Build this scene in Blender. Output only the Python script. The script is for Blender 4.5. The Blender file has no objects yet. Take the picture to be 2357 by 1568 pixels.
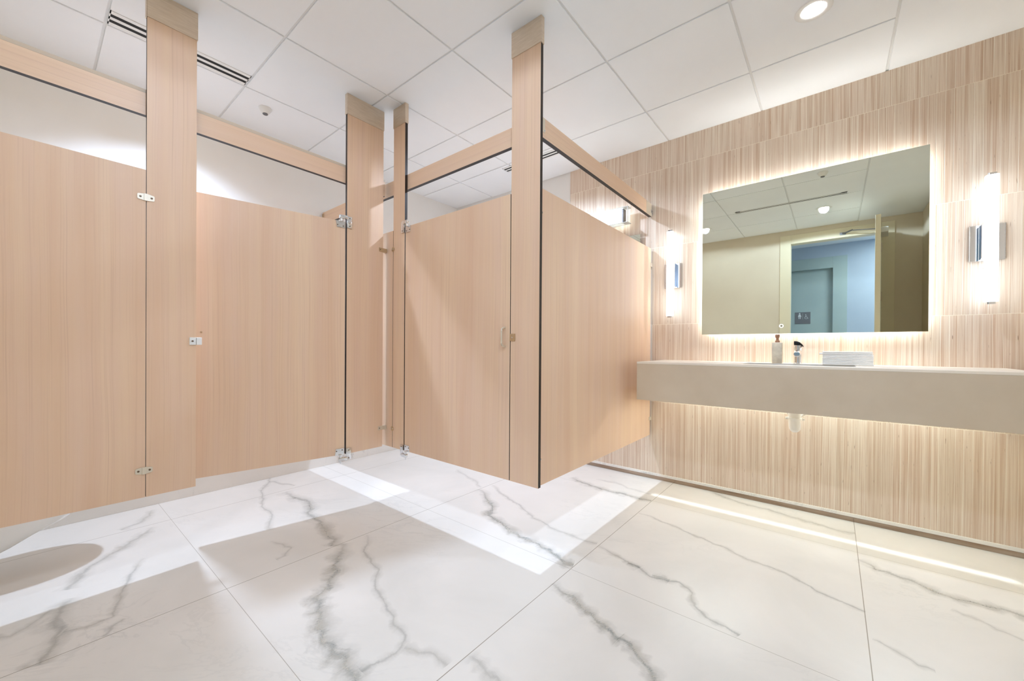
import bpy, bmesh, math, random
from mathutils import Vector, Matrix, Euler
random.seed(7)
sc = bpy.context.scene
C = bpy.context.collection

# ------------------------------------------------------------------ camera
CAM = Vector((0.0, 0.0, 1.0304))
cam_data = bpy.data.cameras.new('camera')
cam = bpy.data.objects.new('camera', cam_data)
C.objects.link(cam)
cam_data.sensor_fit = 'HORIZONTAL'
cam_data.sensor_width = 36.0
cam_data.lens = 13.855
cam_data.shift_x = 0.005507
cam_data.shift_y = 0.008196
cam_data.clip_start = 0.01
YAW, PITCH, ROLL = 0.6921, -0.0039, 0.0063
F0 = Vector((-math.sin(YAW), math.cos(YAW), 0)); R0 = Vector((math.cos(YAW), math.sin(YAW), 0)); U0 = Vector((0, 0, 1))
F1 = F0*math.cos(PITCH) + U0*math.sin(PITCH)
U1 = U0*math.cos(PITCH) - F0*math.sin(PITCH)
CX = R0*math.cos(ROLL) + U1*math.sin(ROLL)
CY = U1*math.cos(ROLL) - R0*math.sin(ROLL)
cam.matrix_world = Matrix(((CX.x, CY.x, -F1.x, CAM.x), (CX.y, CY.y, -F1.y, CAM.y), (CX.z, CY.z, -F1.z, CAM.z), (0, 0, 0, 1)))
sc.camera = cam

# ------------------------------------------------------------------ world and exposure
world = bpy.data.worlds.new('world'); sc.world = world; world.use_nodes = True
world.node_tree.nodes['Background'].inputs[0].default_value = (0.9, 0.93, 1.0, 1)
world.node_tree.nodes['Background'].inputs[1].default_value = 0.3
sc.view_settings.view_transform = 'Standard'
sc.view_settings.look = 'None'
sc.view_settings.gamma = 1.0
sc.view_settings.use_curve_mapping = False
sc.view_settings.exposure = 1.0
sc.cycles.max_bounces = 9
sc.cycles.diffuse_bounces = 6
sc.cycles.glossy_bounces = 4
sc.cycles.sample_clamp_indirect = 6.0
sc.cycles.caustics_reflective = False
sc.cycles.caustics_refractive = False

# light levels (watts for lamps, strength for glowing surfaces)
L_ROOM = 23.0       # recessed downlights over the open floor
L_STALL = 47.0      # recessed downlights over the stalls
L_SCONCE = 2.5     # glowing sconce tubes
L_HALO = 10.5       # strip behind the mirror
L_BAR = 3.2        # light bar beyond the end panel
L_SHELF = 11.5       # strip under the counter
L_HALL = 18.0       # unseen panel added to light the corridor

# ------------------------------------------------------------------ measured planes
XS = -2.3817   # front face of the left stall front
YS = 1.5708    # front face of the centre stall front
XE = -1.1134   # outer face of the end panel
YW = 3.1474    # tiled wall
XL = -3.3735   # left wall
XR = 0.79      # right wall
YB = -0.395    # wall behind the camera
ZB, ZT = 0.3452, 1.8184
ZR0, ZR1 = 2.0715, 2.171
ZC = 2.6366
GX0, GY0, GS = -2.2069, 0.8435, 0.6086
FX0, FY0, FSX, FSY = -1.9692, 0.5301, 1.0362, 1.0745

# ------------------------------------------------------------------ node helpers
def new_mat(name):
    m = bpy.data.materials.new(name); m.use_nodes = True
    nt = m.node_tree
    return m, nt, nt.nodes['Principled BSDF']
def lin(c):
    return tuple(((v/255.0)/12.92 if v/255.0 <= 0.04045 else ((v/255.0+0.055)/1.055)**2.4) for v in c) + (1,)
def N(nt, t, **kw):
    n = nt.nodes.new(t)
    for k, v in kw.items(): setattr(n, k, v)
    return n
def math_n(nt, op, a, b=None, c=None, clamp=False):
    n = nt.nodes.new('ShaderNodeMath'); n.operation = op; n.use_clamp = clamp
    for i, v in enumerate((a, b, c)):
        if v is None: continue
        if isinstance(v, (int, float)): n.inputs[i].default_value = v
        else: nt.links.new(v, n.inputs[i])
    return n.outputs[0]
def mixc(nt, f, a, b, mode='MIX'):
    n = nt.nodes.new('ShaderNodeMix'); n.data_type = 'RGBA'; n.blend_type = mode
    for s, v in ((n.inputs[0], f), (n.inputs[6], a), (n.inputs[7], b)):
        if isinstance(v, (int, float)): s.default_value = v
        elif isinstance(v, tuple): s.default_value = v
        else: nt.links.new(v, s)
    return n.outputs[2]
def comb(nt, x, y, z):
    n = nt.nodes.new('ShaderNodeCombineXYZ')
    for i, v in enumerate((x, y, z)):
        if isinstance(v, (int, float)): n.inputs[i].default_value = v
        else: nt.links.new(v, n.inputs[i])
    return n.outputs[0]
def obj_xyz(nt):
    tc = nt.nodes.new('ShaderNodeTexCoord'); s = nt.nodes.new('ShaderNodeSeparateXYZ')
    nt.links.new(tc.outputs['Object'], s.inputs[0]); return s.outputs
def noise(nt, vec, scale=1.0, detail=3.0, rough=0.5, dist=0.0):
    n = nt.nodes.new('ShaderNodeTexNoise'); nt.links.new(vec, n.inputs['Vector'])
    n.inputs['Scale'].default_value = scale; n.inputs['Detail'].default_value = detail
    n.inputs['Roughness'].default_value = rough; n.inputs['Distortion'].default_value = dist
    return n.outputs['Fac']
def mrange(nt, v, a, b, c=0.0, d=1.0):
    n = nt.nodes.new('ShaderNodeMapRange')
    nt.links.new(v, n.inputs[0])
    for i, x in enumerate((a, b, c, d)): n.inputs[i+1].default_value = x
    return n.outputs[0]
def plain(name, rgb, rough=0.5, metal=0.0, spec=0.5, emit=None, strength=0.0):
    m, nt, b = new_mat(name)
    b.inputs['Base Color'].default_value = lin(rgb)
    b.inputs['Roughness'].default_value = rough
    b.inputs['Metallic'].default_value = metal
    b.inputs['Specular IOR Level'].default_value = spec
    if emit is not None:
        b.inputs['Emission Color'].default_value = emit + (1,)
        b.inputs['Emission Strength'].default_value = strength
    return m
def mottled(name, rgb, rgb2, scale=8.0, rough=0.5, metal=0.0, spec=0.5, bump=0.0, stretch=(1, 1, 1)):
    m, nt, b = new_mat(name)
    x, y, z = obj_xyz(nt)
    v = comb(nt, math_n(nt, 'MULTIPLY', x, stretch[0]), math_n(nt, 'MULTIPLY', y, stretch[1]), math_n(nt, 'MULTIPLY', z, stretch[2]))
    f = mrange(nt, noise(nt, v, scale, 4, 0.55), 0.3, 0.7)
    nt.links.new(mixc(nt, f, lin(rgb), lin(rgb2)), b.inputs['Base Color'])
    b.inputs['Roughness'].default_value = rough; b.inputs['Metallic'].default_value = metal
    b.inputs['Specular IOR Level'].default_value = spec
    if bump:
        bn = nt.nodes.new('ShaderNodeBump'); bn.inputs['Strength'].default_value = bump; bn.inputs['Distance'].default_value = 0.001
        nt.links.new(noise(nt, v, scale*12, 3), bn.inputs['Height']); nt.links.new(bn.outputs[0], b.inputs['Normal'])
    return m
def wood(name, horizontal=False, shift=0.0):
    m, nt, b = new_mat(name)
    x, y, z = obj_xyz(nt)
    u = math_n(nt, 'ADD', math_n(nt, 'ADD', x, y), shift)
    a, l = (z, u) if horizontal else (u, z)          # a: across the grain, l: along it
    wob = math_n(nt, 'MULTIPLY', math_n(nt, 'SUBTRACT', noise(nt, comb(nt, math_n(nt, 'MULTIPLY', a, 2.0), math_n(nt, 'MULTIPLY', l, 0.6), 0.0), 1.0, 2), 0.5), 0.06)
    aw = math_n(nt, 'ADD', a, wob)
    broad = noise(nt, comb(nt, math_n(nt, 'MULTIPLY', aw, 9.0), math_n(nt, 'MULTIPLY', l, 0.25), 3.0), 1.0, 3, 0.55)
    fine = noise(nt, comb(nt, math_n(nt, 'MULTIPLY', aw, 150.0), math_n(nt, 'MULTIPLY', l, 0.7), 7.0), 1.0, 3, 0.7)
    pores = noise(nt, comb(nt, math_n(nt, 'MULTIPLY', aw, 420.0), math_n(nt, 'MULTIPLY', l, 9.0), 1.0), 1.0, 2, 0.6)
    c = mixc(nt, mrange(nt, broad, 0.32, 0.68), lin((226, 190, 160)), lin((236, 206, 175)))
    hue = noise(nt, comb(nt, math_n(nt, 'MULTIPLY', aw, 16.0), math_n(nt, 'MULTIPLY', l, 1.2), 9.0), 1.0, 3, 0.6)
    c = mixc(nt, mrange(nt, hue, 0.4, 0.7, 0.0, 0.55), c, lin((230, 198, 176)))
    streak = math_n(nt, 'MULTIPLY', mrange(nt, fine, 0.52, 0.72, 0.0, 0.42), mrange(nt, broad, 0.35, 0.6, 0.45, 1.0))
    c = mixc(nt, streak, c, lin((194, 154, 126)))
    c = mixc(nt, mrange(nt, pores, 0.55, 0.75, 0.0, 0.14), c, lin((236, 214, 190)))
    nt.links.new(c, b.inputs['Base Color'])
    b.inputs['Roughness'].default_value = 0.42
    b.inputs['Specular IOR Level'].default_value = 0.45
    return m

M = {}
M['wood'] = wood('wood_laminate')
M['wood_b'] = wood('wood_laminate_second', shift=3.7)
M['wood_c'] = wood('wood_laminate_third', shift=8.3)
M['wood_h'] = wood('wood_laminate_lengthwise', True)
M['edge'] = plain('phenolic_edge', (36, 24, 17), 0.5)
M['shoe'] = mottled('champagne_metal', (232, 216, 196), (216, 198, 176), 5, 0.34, 0.6, stretch=(3, 3, 40))
M['strip'] = plain('beige_strip', (206, 188, 166), 0.6)
M['chrome'] = plain('chrome', (228, 230, 234), 0.09, 1.0)
M['satin'] = plain('satin_nickel', (226, 216, 198), 0.38, 0.45)
M['brass'] = plain('tan_nickel', (196, 168, 132), 0.35, 0.5)
M['screw'] = plain('screw_metal', (120, 104, 88), 0.3, 0.9)
M['brown'] = plain('brown_bracket', (78, 60, 50), 0.5)
M['dark'] = plain('black_cavity', (14, 13, 12), 0.7)
M['white'] = plain('white_enamel', (236, 236, 234), 0.4)
M['porcelain'] = plain('white_porcelain', (244, 244, 242), 0.08, spec=0.6)
M['pvc'] = plain('white_plastic', (253, 250, 243), 0.4)
M['grey'] = plain('grey_metal', (120, 120, 122), 0.4, 0.6)
M['ceil'] = mottled('ceiling_tile', (245, 248, 251), (242, 245, 248), 3, 0.9, bump=0.15)
M['tbar'] = plain('ceiling_grid', (232, 232, 231), 0.6)
M['paint'] = mottled('beige_paint', (228, 217, 196), (223, 211, 190), 2.5, 0.85)
M['paint_l'] = mottled('pale_paint', (240, 240, 238), (236, 235, 232), 2.5, 0.85)
M['hall'] = mottled('blue_grey_paint', (186, 198, 212), (178, 190, 206), 2.0, 0.85)
M['halldoor'] = mottled('green_grey_door', (176, 192, 190), (168, 184, 184), 2.0, 0.6)
M['cream'] = plain('cream_door_paint', (232, 223, 196), 0.5)
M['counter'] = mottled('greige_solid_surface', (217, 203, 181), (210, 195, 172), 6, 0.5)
M['countertop'] = mottled('lit_solid_surface', (248, 240, 226), (243, 234, 219), 6, 0.4)  # same solid surface as the apron, lightened for light falling on the top
M['basin'] = plain('basin_grey', (214, 210, 202), 0.3)
M['towel'] = mottled('white_paper', (253, 251, 246), (249, 246, 240), 12, 0.9)
M['stone'] = mottled('marble_bottle', (232, 222, 200), (200, 188, 166), 22, 0.35)
M['pump'] = mottled('brown_pump', (176, 132, 104), (150, 108, 84), 10, 0.4)
M['mirror'] = plain('mirror_glass', (236, 240, 226), 0.0, 1.0)
M['sign'] = plain('sign_grey', (116, 116, 120), 0.5)
M['signw'] = plain('sign_white', (224, 226, 230), 0.5)
M['led_ring'] = plain('touch_ring', (255, 255, 255), 0.4, emit=(1, 1, 1), strength=1.4)
def emitter(name, col, s):
    m = bpy.data.materials.new(name); m.use_nodes = True; nt = m.node_tree; nt.nodes.clear()
    e = nt.nodes.new('ShaderNodeEmission'); o = nt.nodes.new('ShaderNodeOutputMaterial')
    e.inputs[0].default_value = col + (1,); e.inputs[1].default_value = s
    nt.links.new(e.outputs[0], o.inputs[0]); return m
M['tube'] = emitter('sconce_glow', (0.88, 1.0, 1.12), L_SCONCE)
M['halo'] = emitter('mirror_strip_glow', (0.98, 1.0, 0.97), L_HALO)
M['bar'] = emitter('light_bar_glow', (0.95, 1.0, 0.97), L_BAR)
M['lens'] = emitter('downlight_glow', (1.0, 0.98, 0.95), 14.0)
M['shelf'] = emitter('shelf_strip_glow', (0.86, 1.0, 1.04), L_SHELF)
M['hall_added'] = emitter('added_panel_glow', (0.76, 0.88, 1.0), L_HALL)
g, nt, b = new_mat('clear_glass')
b.inputs['Transmission Weight'].default_value = 0.45; b.inputs['Roughness'].default_value = 0.2; b.inputs['IOR'].default_value = 1.45
b.inputs['Base Color'].default_value = (0.93, 0.98, 0.96, 1); M['glass'] = g

# chrome plate with a fine ribbed edge (sconce back plates) and polished brown metal skirting
def skirting_metal():
    m, nt, b = new_mat('polished_skirting_metal')
    x, y, z = obj_xyz(nt)
    f = noise(nt, comb(nt, math_n(nt, 'MULTIPLY', x, 2.2), 0.0, math_n(nt, 'MULTIPLY', z, 30.0)), 1.0, 4, 0.6)
    nt.links.new(mixc(nt, mrange(nt, f, 0.35, 0.65), lin((150, 128, 110)), lin((178, 162, 148))), b.inputs['Base Color'])
    b.inputs['Metallic'].default_value = 1.0; b.inputs['Roughness'].default_value = 0.16
    return m
M['skirt'] = skirting_metal()

# marble used on the floor slabs and the stall skirting
def marble(name, grid):
    m, nt, b = new_mat(name)
    x, y, z = obj_xyz(nt)
    v = comb(nt, x, y, z)
    cloud = noise(nt, v, 1.6, 5, 0.55, 0.6)
    c = mixc(nt, mrange(nt, cloud, 0.35, 0.7), lin((231, 226, 219)), lin((219, 215, 208)))
    wisp = noise(nt, comb(nt, math_n(nt, 'ADD', math_n(nt, 'MULTIPLY', x, 1.3), math_n(nt, 'MULTIPLY', y, 0.9)), math_n(nt, 'SUBTRACT', math_n(nt, 'MULTIPLY', y, 3.0), math_n(nt, 'MULTIPLY', x, 2.0)), z), 1.1, 8, 0.62, 1.3)
    ridge = math_n(nt, 'ABSOLUTE', math_n(nt, 'SUBTRACT', wisp, 0.5))
    line = mrange(nt, ridge, 0.0, 0.02, 0.16 if grid else 0.6, 0.0)
    gate = mrange(nt, noise(nt, v, 1.2, 2), 0.5, 0.68)
    c = mixc(nt, math_n(nt, 'MULTIPLY', line, gate), c, lin((150, 152, 148)))
    if grid:
        def seam(co, o, s):
            t = math_n(nt, 'DIVIDE', math_n(nt, 'SUBTRACT', co, o), s)
            fr = math_n(nt, 'SUBTRACT', t, math_n(nt, 'ROUND', t))
            return math_n(nt, 'MULTIPLY', math_n(nt, 'ABSOLUTE', fr), s)
        sx = mrange(nt, seam(x, FX0, FSX), 0.0008, 0.0019, 1.0, 0.0)
        sy = mrange(nt, seam(y, FY0, FSY), 0.0005, 0.0014, 0.75, 0.0)
        s = math_n(nt, 'MAXIMUM', sx, sy)
        c = mixc(nt, s, c, lin((146, 136, 120)))
    nt.links.new(c, b.inputs['Base Color'])
    b.inputs['Roughness'].default_value = 0.3
    b.inputs['Specular IOR Level'].default_value = 0.35
    return m
M['marble'] = marble('marble_floor', True)
M['marble_b'] = marble('marble_skirting', False)

# a vein running through the slabs: u goes across the vein (-1..1), v along it
def vein_mat():
    m = bpy.data.materials.new('marble_vein'); m.use_nodes = True; nt = m.node_tree
    b = nt.nodes['Principled BSDF']; out = nt.nodes['Material Output']
    uv = nt.nodes.new('ShaderNodeUVMap'); uv.uv_map = 'vein'
    s = nt.nodes.new('ShaderNodeSeparateXYZ'); nt.links.new(uv.outputs[0], s.inputs[0])
    tc = nt.nodes.new('ShaderNodeTexCoord')
    n1 = noise(nt, tc.outputs['Object'], 38.0, 6, 0.7, 0.4)
    n2 = noise(nt, tc.outputs['Object'], 9.0, 5, 0.6, 0.8)
    a = math_n(nt, 'ABSOLUTE', math_n(nt, 'ADD', s.outputs[0], math_n(nt, 'MULTIPLY', math_n(nt, 'SUBTRACT', n2, 0.5), 1.1)))
    a2 = math_n(nt, 'ADD', a, math_n(nt, 'MULTIPLY', math_n(nt, 'SUBTRACT', n1, 0.5), 0.7))
    core = mrange(nt, a2, -0.02, 0.42, 1.0, 0.0)
    halo = math_n(nt, 'MULTIPLY', mrange(nt, a2, 0.1, 0.85, 1.0, 0.0), mrange(nt, n2, 0.35, 0.65, 0.2, 1.0))
    t = math_n(nt, 'MAXIMUM', math_n(nt, 'MULTIPLY', core, math_n(nt, 'ADD', 0.3, math_n(nt, 'MULTIPLY', n1, 0.65))), math_n(nt, 'MULTIPLY', halo, 0.5))
    att = nt.nodes.new('ShaderNodeAttribute'); att.attribute_name = 'vein_strength'
    t = math_n(nt, 'MULTIPLY', t, att.outputs['Fac'])
    edge = mrange(nt, math_n(nt, 'ABSOLUTE', s.outputs[0]), 0.75, 0.98, 1.0, 0.0)
    t = math_n(nt, 'MULTIPLY', t, edge, clamp=True)
    c = mixc(nt, mrange(nt, n2, 0.4, 0.65), lin((158, 161, 156)), lin((184, 178, 164)))
    nt.links.new(c, b.inputs['Base Color']); b.inputs['Roughness'].default_value = 0.3; b.inputs['Specular IOR Level'].default_value = 0.35
    tr = nt.nodes.new('ShaderNodeBsdfTransparent'); mx = nt.nodes.new('ShaderNodeMixShader')
    nt.links.new(t, mx.inputs[0]); nt.links.new(tr.outputs[0], mx.inputs[1]); nt.links.new(b.outputs[0], mx.inputs[2])
    nt.links.new(mx.outputs[0], out.inputs[0])
    return m
M['vein'] = vein_mat()

# upright strips of pale wood-look stone, four rows of 0.6 m
def strip_tile():
    m, nt, b = new_mat('strip_tile')
    x, y, z = obj_xyz(nt)
    t = math_n(nt, 'DIVIDE', math_n(nt, 'SUBTRACT', z, 0.004), 0.6065)
    row = math_n(nt, 'FLOOR', t)
    fr = math_n(nt, 'SUBTRACT', t, math_n(nt, 'ROUND', t))
    u = math_n(nt, 'ADD', x, math_n(nt, 'MULTIPLY', row, 7.373))
    wob = math_n(nt, 'MULTIPLY', noise(nt, comb(nt, math_n(nt, 'MULTIPLY', u, 3.0), math_n(nt, 'MULTIPLY', z, 0.2), row), 1.0, 1), 0.10)
    s = math_n(nt, 'DIVIDE', math_n(nt, 'ADD', u, wob), 0.0315)
    cell = math_n(nt, 'FLOOR', s); inside = math_n(nt, 'SUBTRACT', s, cell)
    wn = nt.nodes.new('ShaderNodeTexWhiteNoise'); wn.noise_dimensions = '2D'
    nt.links.new(comb(nt, cell, row, 0.0), wn.inputs['Vector'])
    sp = nt.nodes.new('ShaderNodeSeparateColor'); nt.links.new(wn.outputs['Color'], sp.inputs[0])
    broad = noise(nt, comb(nt, math_n(nt, 'MULTIPLY', u, 5.0), math_n(nt, 'MULTIPLY', z, 0.5), row), 1.0, 3)
    c = mixc(nt, sp.outputs[0], lin((226, 211, 192)), lin((240, 227, 210)))
    c = mixc(nt, mrange(nt, broad, 0.38, 0.65, 0.0, 0.6), c, lin((222, 201, 183)))
    fine = noise(nt, comb(nt, math_n(nt, 'MULTIPLY', u, 210.0), math_n(nt, 'MULTIPLY', z, 1.6), row), 1.0, 4, 0.7)
    c = mixc(nt, mrange(nt, fine, 0.45, 0.70, 0.0, 0.72), c, lin((190, 156, 128)))
    mid = noise(nt, comb(nt, math_n(nt, 'MULTIPLY', u, 60.0), math_n(nt, 'MULTIPLY', z, 0.7), math_n(nt, 'ADD', row, 5.0)), 1.0, 3, 0.65)
    c = mixc(nt, mrange(nt, mid, 0.50, 0.68, 0.0, 0.7), c, lin((198, 164, 136)))
    knot = noise(nt, comb(nt, math_n(nt, 'MULTIPLY', u, 160.0), math_n(nt, 'MULTIPLY', z, 14.0), row), 1.0, 2, 0.5)
    c = mixc(nt, mrange(nt, knot, 0.70, 0.77, 0.0, 0.75), c, lin((138, 108, 86)))
    e = math_n(nt, 'MINIMUM', inside, math_n(nt, 'SUBTRACT', 1.0, inside))
    linef = math_n(nt, 'MULTIPLY', mrange(nt, e, 0.022, 0.055, 1.0, 0.0), mrange(nt, sp.outputs[1], 0.2, 0.85, 0.15, 0.95))
    c = mixc(nt, linef, c, lin((248, 240, 226)))
    rowf = mrange(nt, math_n(nt, 'ABSOLUTE', fr), 0.0015, 0.0035, 1.0, 0.0)
    c = mixc(nt, math_n(nt, 'MULTIPLY', rowf, 0.75), c, lin((246, 236, 218)))
    nt.links.new(c, b.inputs['Base Color'])
    b.inputs['Roughness'].default_value = 0.5; b.inputs['Specular IOR Level'].default_value = 0.35
    bn = nt.nodes.new('ShaderNodeBump'); bn.inputs['Strength'].default_value = 0.35; bn.inputs['Distance'].default_value = 0.0012
    h = math_n(nt, 'SUBTRACT', math_n(nt, 'MULTIPLY', fine, 0.3), math_n(nt, 'MAXIMUM', mrange(nt, e, 0.02, 0.06, 1.0, 0.0), rowf))
    nt.links.new(h, bn.inputs['Height']); nt.links.new(bn.outputs[0], b.inputs['Normal'])
    return m
M['tile'] = strip_tile()

# ------------------------------------------------------------------ geometry helpers
def root(name, label, cat, loc=(0, 0, 0), group=None, rotz=0.0):
    o = bpy.data.objects.new(name, None); C.objects.link(o)
    o.location = loc; o.rotation_euler = (0, 0, rotz); o.empty_display_size = 0.05
    o['label'] = label; o['category'] = cat
    if group: o['group'] = group
    return o
def rmat(r):
    if r is None: return Matrix.Identity(4)
    m = Matrix.Translation(r.location) @ r.rotation_euler.to_matrix().to_4x4()
    return rmat(r.parent) @ m if r.parent else m
def mk(name, bm, mats, parent=None, world=True, smooth=False, label=None):
    if world and parent is not None:
        bm.transform(rmat(parent).inverted())
    me = bpy.data.meshes.new(name)
    bmesh.ops.recalc_face_normals(bm, faces=bm.faces)
    bm.to_mesh(me); bm.free()
    for m in (mats if isinstance(mats, (list, tuple)) else [mats]): me.materials.append(M[m])
    if smooth:
        for p in me.polygons: p.use_smooth = True
        me.set_sharp_from_angle(angle=math.radians(38))
    o = bpy.data.objects.new(name, me); C.objects.link(o)
    if parent is not None: o.parent = parent
    if label: o['label'] = label
    return o
def struct(name, bm, mats, parent=None, smooth=False):
    o = mk(name, bm, mats, parent, smooth=smooth)
    if parent is None: o['kind'] = 'structure'
    return o
def tag(o, label, cat, group=None):
    o['label'] = label; o['category'] = cat
    if group: o['group'] = group
    return o
def BM(): return bmesh.new()
def box(bm, x0, x1, y0, y1, z0, z1, mi=0, bev=0.0, seg=2):
    r = bmesh.ops.create_cube(bm, size=1.0)
    vs = r['verts']
    for v in vs:
        v.co = Vector(((x0+x1)/2 + v.co.x*(x1-x0), (y0+y1)/2 + v.co.y*(y1-y0), (z0+z1)/2 + v.co.z*(z1-z0)))
    fs = list({f for v in vs for f in v.link_faces})
    for f in fs: f.material_index = mi
    if bev > 0:
        es = list({e for f in fs for e in f.edges})
        bmesh.ops.bevel(bm, geom=es, offset=bev, segments=seg, affect='EDGES', profile=0.5, clamp_overlap=True)
    return fs
def panel(bm, x0, x1, y0, y1, z0, z1, face=0, edge=1):
    """laminate sheet: wide faces take `face`, the four narrow sides take `edge`"""
    fs = box(bm, x0, x1, y0, y1, z0, z1, face)
    bm.normal_update()
    thin = min(((x1-x0), 0), ((y1-y0), 1), ((z1-z0), 2))[1]
    for f in fs:
        if abs(f.normal[thin]) < 0.5: f.material_index = edge
def cyl(bm, p0, p1, r0, r1=None, seg=20, mi=0, caps=True):
    p0, p1 = Vector(p0), Vector(p1); r1 = r0 if r1 is None else r1
    d = (p1-p0); q = d.to_track_quat('Z', 'Y')
    a = []; b = []
    for i in range(seg):
        t = 2*math.pi*i/seg; v = Vector((math.cos(t), math.sin(t), 0))
        a.append(bm.verts.new(p0 + q @ (v*r0))); b.append(bm.verts.new(p1 + q @ (v*r1)))
    for i in range(seg):
        f = bm.faces.new((a[i], a[(i+1) % seg], b[(i+1) % seg], b[i])); f.material_index = mi
    if caps:
        f = bm.faces.new(a); f.material_index = mi
        f = bm.faces.new(b); f.material_index = mi
def lathe(bm, prof, c, seg=32, mi=0, axis=(0, 0, 1), closed=False):
    c = Vector(c); q = Vector(axis).to_track_quat('Z', 'Y'); rings = []
    for r, h in prof:
        if r < 1e-6: rings.append([bm.verts.new(c + q @ Vector((0, 0, h)))])
        else: rings.append([bm.verts.new(c + q @ Vector((r*math.cos(2*math.pi*i/seg), r*math.sin(2*math.pi*i/seg), h))) for i in range(seg)])
    for A, B in zip(rings, rings[1:]):
        for i in range(seg):
            j = (i+1) % seg
            if len(A) == 1 and len(B) == 1: continue
            if len(A) == 1: f = bm.faces.new((A[0], B[j], B[i]))
            elif len(B) == 1: f = bm.faces.new((A[i], A[j], B[0]))
            else: f = bm.faces.new((A[i], A[j], B[j], B[i]))
            f.material_index = mi
def tube(bm, pts, r, seg=12, mi=0):
    pts = [Vector(p) for p in pts]; rings = []
    up = Vector((0, 0, 1))
    for i, p in enumerate(pts):
        d = (pts[min(i+1, len(pts)-1)] - pts[max(i-1, 0)]).normalized()
        ref = up if abs(d.dot(up)) < 0.95 else Vector((1, 0, 0))
        s = d.cross(ref).normalized(); t = s.cross(d)
        rr = r[i] if isinstance(r, (list, tuple)) else r
        rings.append([bm.verts.new(p + (s*math.cos(2*math.pi*k/seg) + t*math.sin(2*math.pi*k/seg))*rr) for k in range(seg)])
    for A, B in zip(rings, rings[1:]):
        for k in range(seg):
            f = bm.faces.new((A[k], A[(k+1) % seg], B[(k+1) % seg], B[k])); f.material_index = mi
    bm.faces.new(rings[0]).material_index = mi; bm.faces.new(rings[-1]).material_index = mi
def loft(bm, rings, mi=0, cap0=True, cap1=True):
    R = [[bm.verts.new(p) for p in ring] for ring in rings]; n = len(R[0])
    for A, B in zip(R, R[1:]):
        for k in range(n):
            f = bm.faces.new((A[k], A[(k+1) % n], B[(k+1) % n], B[k])); f.material_index = mi
    if cap0: bm.faces.new(R[0]).material_index = mi
    if cap1: bm.faces.new(R[-1]).material_index = mi
def prism(bm, pts, z0, z1, mi=0):
    loft(bm, [[Vector((p[0], p[1], z0)) for p in pts], [Vector((p[0], p[1], z1)) for p in pts]], mi)
def rrect(cx, cy, w, h, r, n=6):
    out = []
    for sx, sy, a0 in ((1, 1, 0), (-1, 1, 90), (-1, -1, 180), (1, -1, 270)):
        for i in range(n+1):
            a = math.radians(a0 + 90*i/n)
            out.append((cx + sx*(w/2-r) + r*math.cos(a), cy + sy*(h/2-r) + r*math.sin(a)))
    return out
def screw_on(parent, p, nrm, r=0.0045, mat='screw', name='screw'):
    """pan head screw with a driver recess; p and nrm in world space"""
    bm = BM(); p = Vector(p); nrm = Vector(nrm)
    lathe(bm, [(r, 0.0), (r, r*0.25), (r*0.8, r*0.5), (r*0.35, r*0.55), (r*0.30, r*0.25), (0, r*0.2)], p, 14, 0, nrm)
    return mk(name, bm, mat, parent, smooth=True)

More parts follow.
